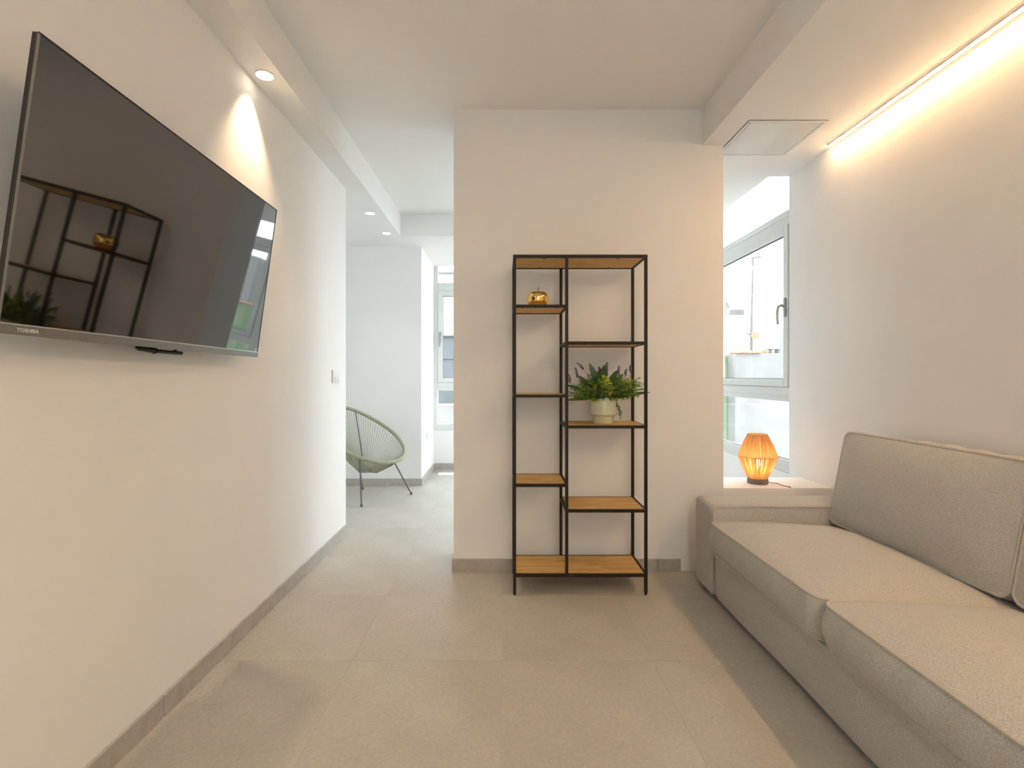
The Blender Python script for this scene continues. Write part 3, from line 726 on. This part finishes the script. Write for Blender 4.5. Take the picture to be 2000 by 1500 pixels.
for i in range(NR):
    j = i; mid = rim[i].lerp(hub[j], 0.5)
    bow = Vector((0, 0, -0.035))
    q = [rim[i], rim[i].lerp(hub[j], 0.3)+bow*0.75, rim[i].lerp(hub[j], 0.6)+bow, rim[i].lerp(hub[j], 0.85)+bow*0.5, hub[j]]
    sg.tube(q, 0.0030, 5)
o = sg.build('string_seat', 'cord', ch); o['kind'] = 'stuff'
feet = [Vector((-1.29, 4.608, 0)), Vector((-0.931, 5.087, 0)), Vector((-1.478, 5.317, 0)), Vector((-1.68, 4.98, 0))]
ra = lambda deg: rim[round(deg/360*NR) % NR] + Vector((0, 0, -0.014))
tops = [ra(-48), ra(3), P(-0.02, -0.05, 0.252), ra(-68)]
for k_, (ft, tpz) in enumerate(zip(feet, tops)):
    lg = MB().tube([ft + Vector((0,0,0.012)), tpz], 0.0065, 8).build('leg', 'steel', ch)
    MB().lathe([(0.011, 0.0), (0.013, 0.004), (0.012, 0.022), (0.007, 0.028)], ft, 12).build('foot_cap', 'steel', lg)
# rods that carry the ring: two back rods and two under the front
for dg in (145, -145):
    MB().tube([rim[round(dg/360*NR) % NR], P(0.04*(1 if dg > 0 else -1), -0.06, 0.262)], 0.0065, 8).build('back_rod', 'steel', ch)
MB().tube([tops[0], tops[0].lerp(tops[2], 0.5) + Vector((0, 0, -0.045)), tops[2]], 0.0065, 8).build('seat_rod', 'steel', ch)
MB().tube([tops[1], tops[1].lerp(tops[2], 0.5) + Vector((0, 0, -0.045)), tops[2]], 0.0065, 8).build('seat_rod', 'steel', ch)

# ------------------------------------------------------------------ outside: roofs and walls across the street
struct('ground_outside', box(-40, 60, 7.2, 80, -6.3, -6.0), 'street')
struct('street_beside', box(2.6, 60, -20, 7.2, -6.3, -6.0), 'street')
struct('overhang', box(-1.2, 2.4, 6.8, 7.45, 2.86, 3.05), 'wall')
wa = empty('white_house', (6.5, 8.2, -6), 'white rendered house wall with a low parapet across the street, mast standing on it', 'building')
box(3.60, 9.5, 8.0, 8.27, -6.0, 1.535).build('parapet_wall', 'facade', wa, 0.01, 1)
xq = 3.60
for i in range(5):
    MB().box(xq, xq+0.075, 7.93, 8.22, 1.535, 1.562+0.012*rnd.random()).build('coping_tile', 'terra', wa, 0.006, 1); xq += 0.08
xq = 3.985
for i in range(2): box(xq, xq+0.075, 8.03, 8.2, 1.536, 1.578+0.015*i).build('brick', 'terra', wa, 0.006, 1); xq += 0.082
gb = empty('green_house', (2.9, 8.6, -6), 'pale green house side with orange coping beside the white parapet wall', 'building')
box(2.2, 3.78, 8.3, 11.0, -6.0, 1.49).build('wall', 'green', gb)
box(2.2, 3.59, 8.24, 8.6, 1.492, 1.53).build('coping', 'terra', gb, 0.01, 1)
for (za, zb) in ((0.2, 0.82), (-0.9, -0.15)):
    wf = box(2.75, 3.42, 8.27, 8.3, za, zb).build('window_frame', 'alu', gb, 0.004, 1)
    box(2.80, 3.37, 8.262, 8.27, za+0.05, zb-0.05).build('pane', 'winglass', wf)
pb = empty('pale_block', (6.5, 14, -6), 'pale distant apartment block behind the white parapet wall', 'building')
MB().add([(5.2,14,-6),(7.0,14,-6),(7.0,14,2.85),(7.25,14,2.80),(7.45,14,2.62),(7.5,14,2.4),(7.5,14,-6),(5.2,14,2.85),(5.2,15,-6),(7.5,15,-6),(7.5,15,2.4),(7.45,15,2.62),(7.25,15,2.80),(7.0,15,2.85),(5.2,15,2.85)],
         [(0,6,5,4,3,2,7),(8,14,13,12,11,10,9),(7,2,13,14),(2,3,12,13),(3,4,11,12),(4,5,10,11),(5,6,9,10),(0,7,14,8),(0,8,9,6)]).build('wall', 'facade2', pb)
box(7.5, 11, 14.3, 15.5, -6, 2.5).build('lower_wing', 'facade2', pb)
ds = empty('satellite_dish', (6.2, 14.2, 2.85), 'small grey dish and box on the roof of the pale distant block', 'antenna')
MB().lathe([(0.0, 0.0), (0.055, 0.01), (0.095, 0.035), (0.10, 0.035), (0.06, 0.004), (0.0, -0.008)], (0, 0, 0), 20).xf(Matrix.Translation((6.12, 14.14, 3.12)) @ Matrix.Rotation(R(70), 4, 'X') @ Matrix.Rotation(R(30), 4, 'Y')).build('dish', 'mast', ds)
MB().tube([(6.12, 14.18, 2.85), (6.12, 14.18, 3.1)], 0.02, 8).build('post', 'mast', ds)
box(6.25, 6.6, 14.1, 14.3, 2.85, 3.02).build('box', 'mast', ds, 0.01, 1)
MB().tube([(6.55, 14.2, 3.02), (6.55, 14.2, 3.5), (6.85, 14.2, 3.53)], 0.012, 6).build('aerial', 'mast', ds)
ms = empty('antenna_mast', (3.97, 8.2, 1.57), 'tall thin aerial mast with a small dish standing on the white parapet', 'antenna')
MB().tube([(3.945, 8.2, 1.537), (3.955, 8.2, 2.2), (3.975, 8.2, 3.07)], [0.022, 0.018, 0.015], 8).build('pole', 'mast', ms)
ye = MB().tube([(3.93, 8.2, 3.06), (4.10, 8.2, 3.09)], 0.010, 6)
for t in (0, .25, .5, .75, 1): ye.tube([(3.95+0.15*t, 8.1, 3.07+0.02*t), (3.95+0.15*t, 8.3, 3.07+0.02*t)], 0.005, 5)
ye.build('aerial', 'mast', ms)
MB().lathe([(0.0, 0.0), (0.035, 0.005), (0.055, 0.02), (0.058, 0.02), (0.035, 0.001), (0.0, -0.005)], (0, 0, 0), 20).xf(Matrix.Translation((3.985, 8.15, 1.82)) @ Matrix.Rotation(R(75), 4, 'X') @ Matrix.Rotation(R(-30), 4, 'Y')).build('dish', 'terra', ms)
MB().tube([(3.85, 8.17, 1.86), (3.95, 8.19, 1.845)], 0.010, 6).build('dish_arm', 'mast', ms)
for i, x_ in enumerate((4.24, 4.36)):
    c_ = MB().lathe([(0.035, 0.0), (0.035, 0.06), (0.05, 0.065), (0.05, 0.08), (0.0, 0.095)], (x_, 8.2, 1.535), 12).build('vent_cap', 'mast')
    tag(c_, ('grey roof vent cap nearer the mast on the white parapet', 'grey roof vent cap farther from the mast on the white parapet')[i], 'vent', 'parapet vents')
sbk = empty('slate_block', (-1.0, 11, -6), 'blue grey block seen through the far window behind a pale parapet', 'building')
box(-4.5, 1.2, 11, 12.5, -6, 2.03).build('wall', 'slate', sbk)
for z_ in (1.55, 1.1): box(-4.5, 1.2, 10.97, 11.0, z_, z_+0.03).build('band', 'slate', sbk)
box(-4.5, 1.2, 10.9, 11.3, 2.03, 2.09).build('coping', 'facade', sbk, 0.01, 1)
lpw = tag(box(-4.5, 1.6, 9.0, 9.3, -6, 0.68).build('parapet', 'facade', None, 0.01, 1), 'pale low parapet wall below the blue grey block outside the far window', 'parapet')
cb = empty('cream_block', (-1.5, 16, -6), 'tall pale building rising behind the blue grey block outside the far window', 'building')
box(-7, 3.0, 16, 18, -6, 4.40).build('wall', 'facade2', cb)
box(-7, 3.0, 15.9, 16.2, 4.40, 4.52).build('cornice', 'facade2', cb)
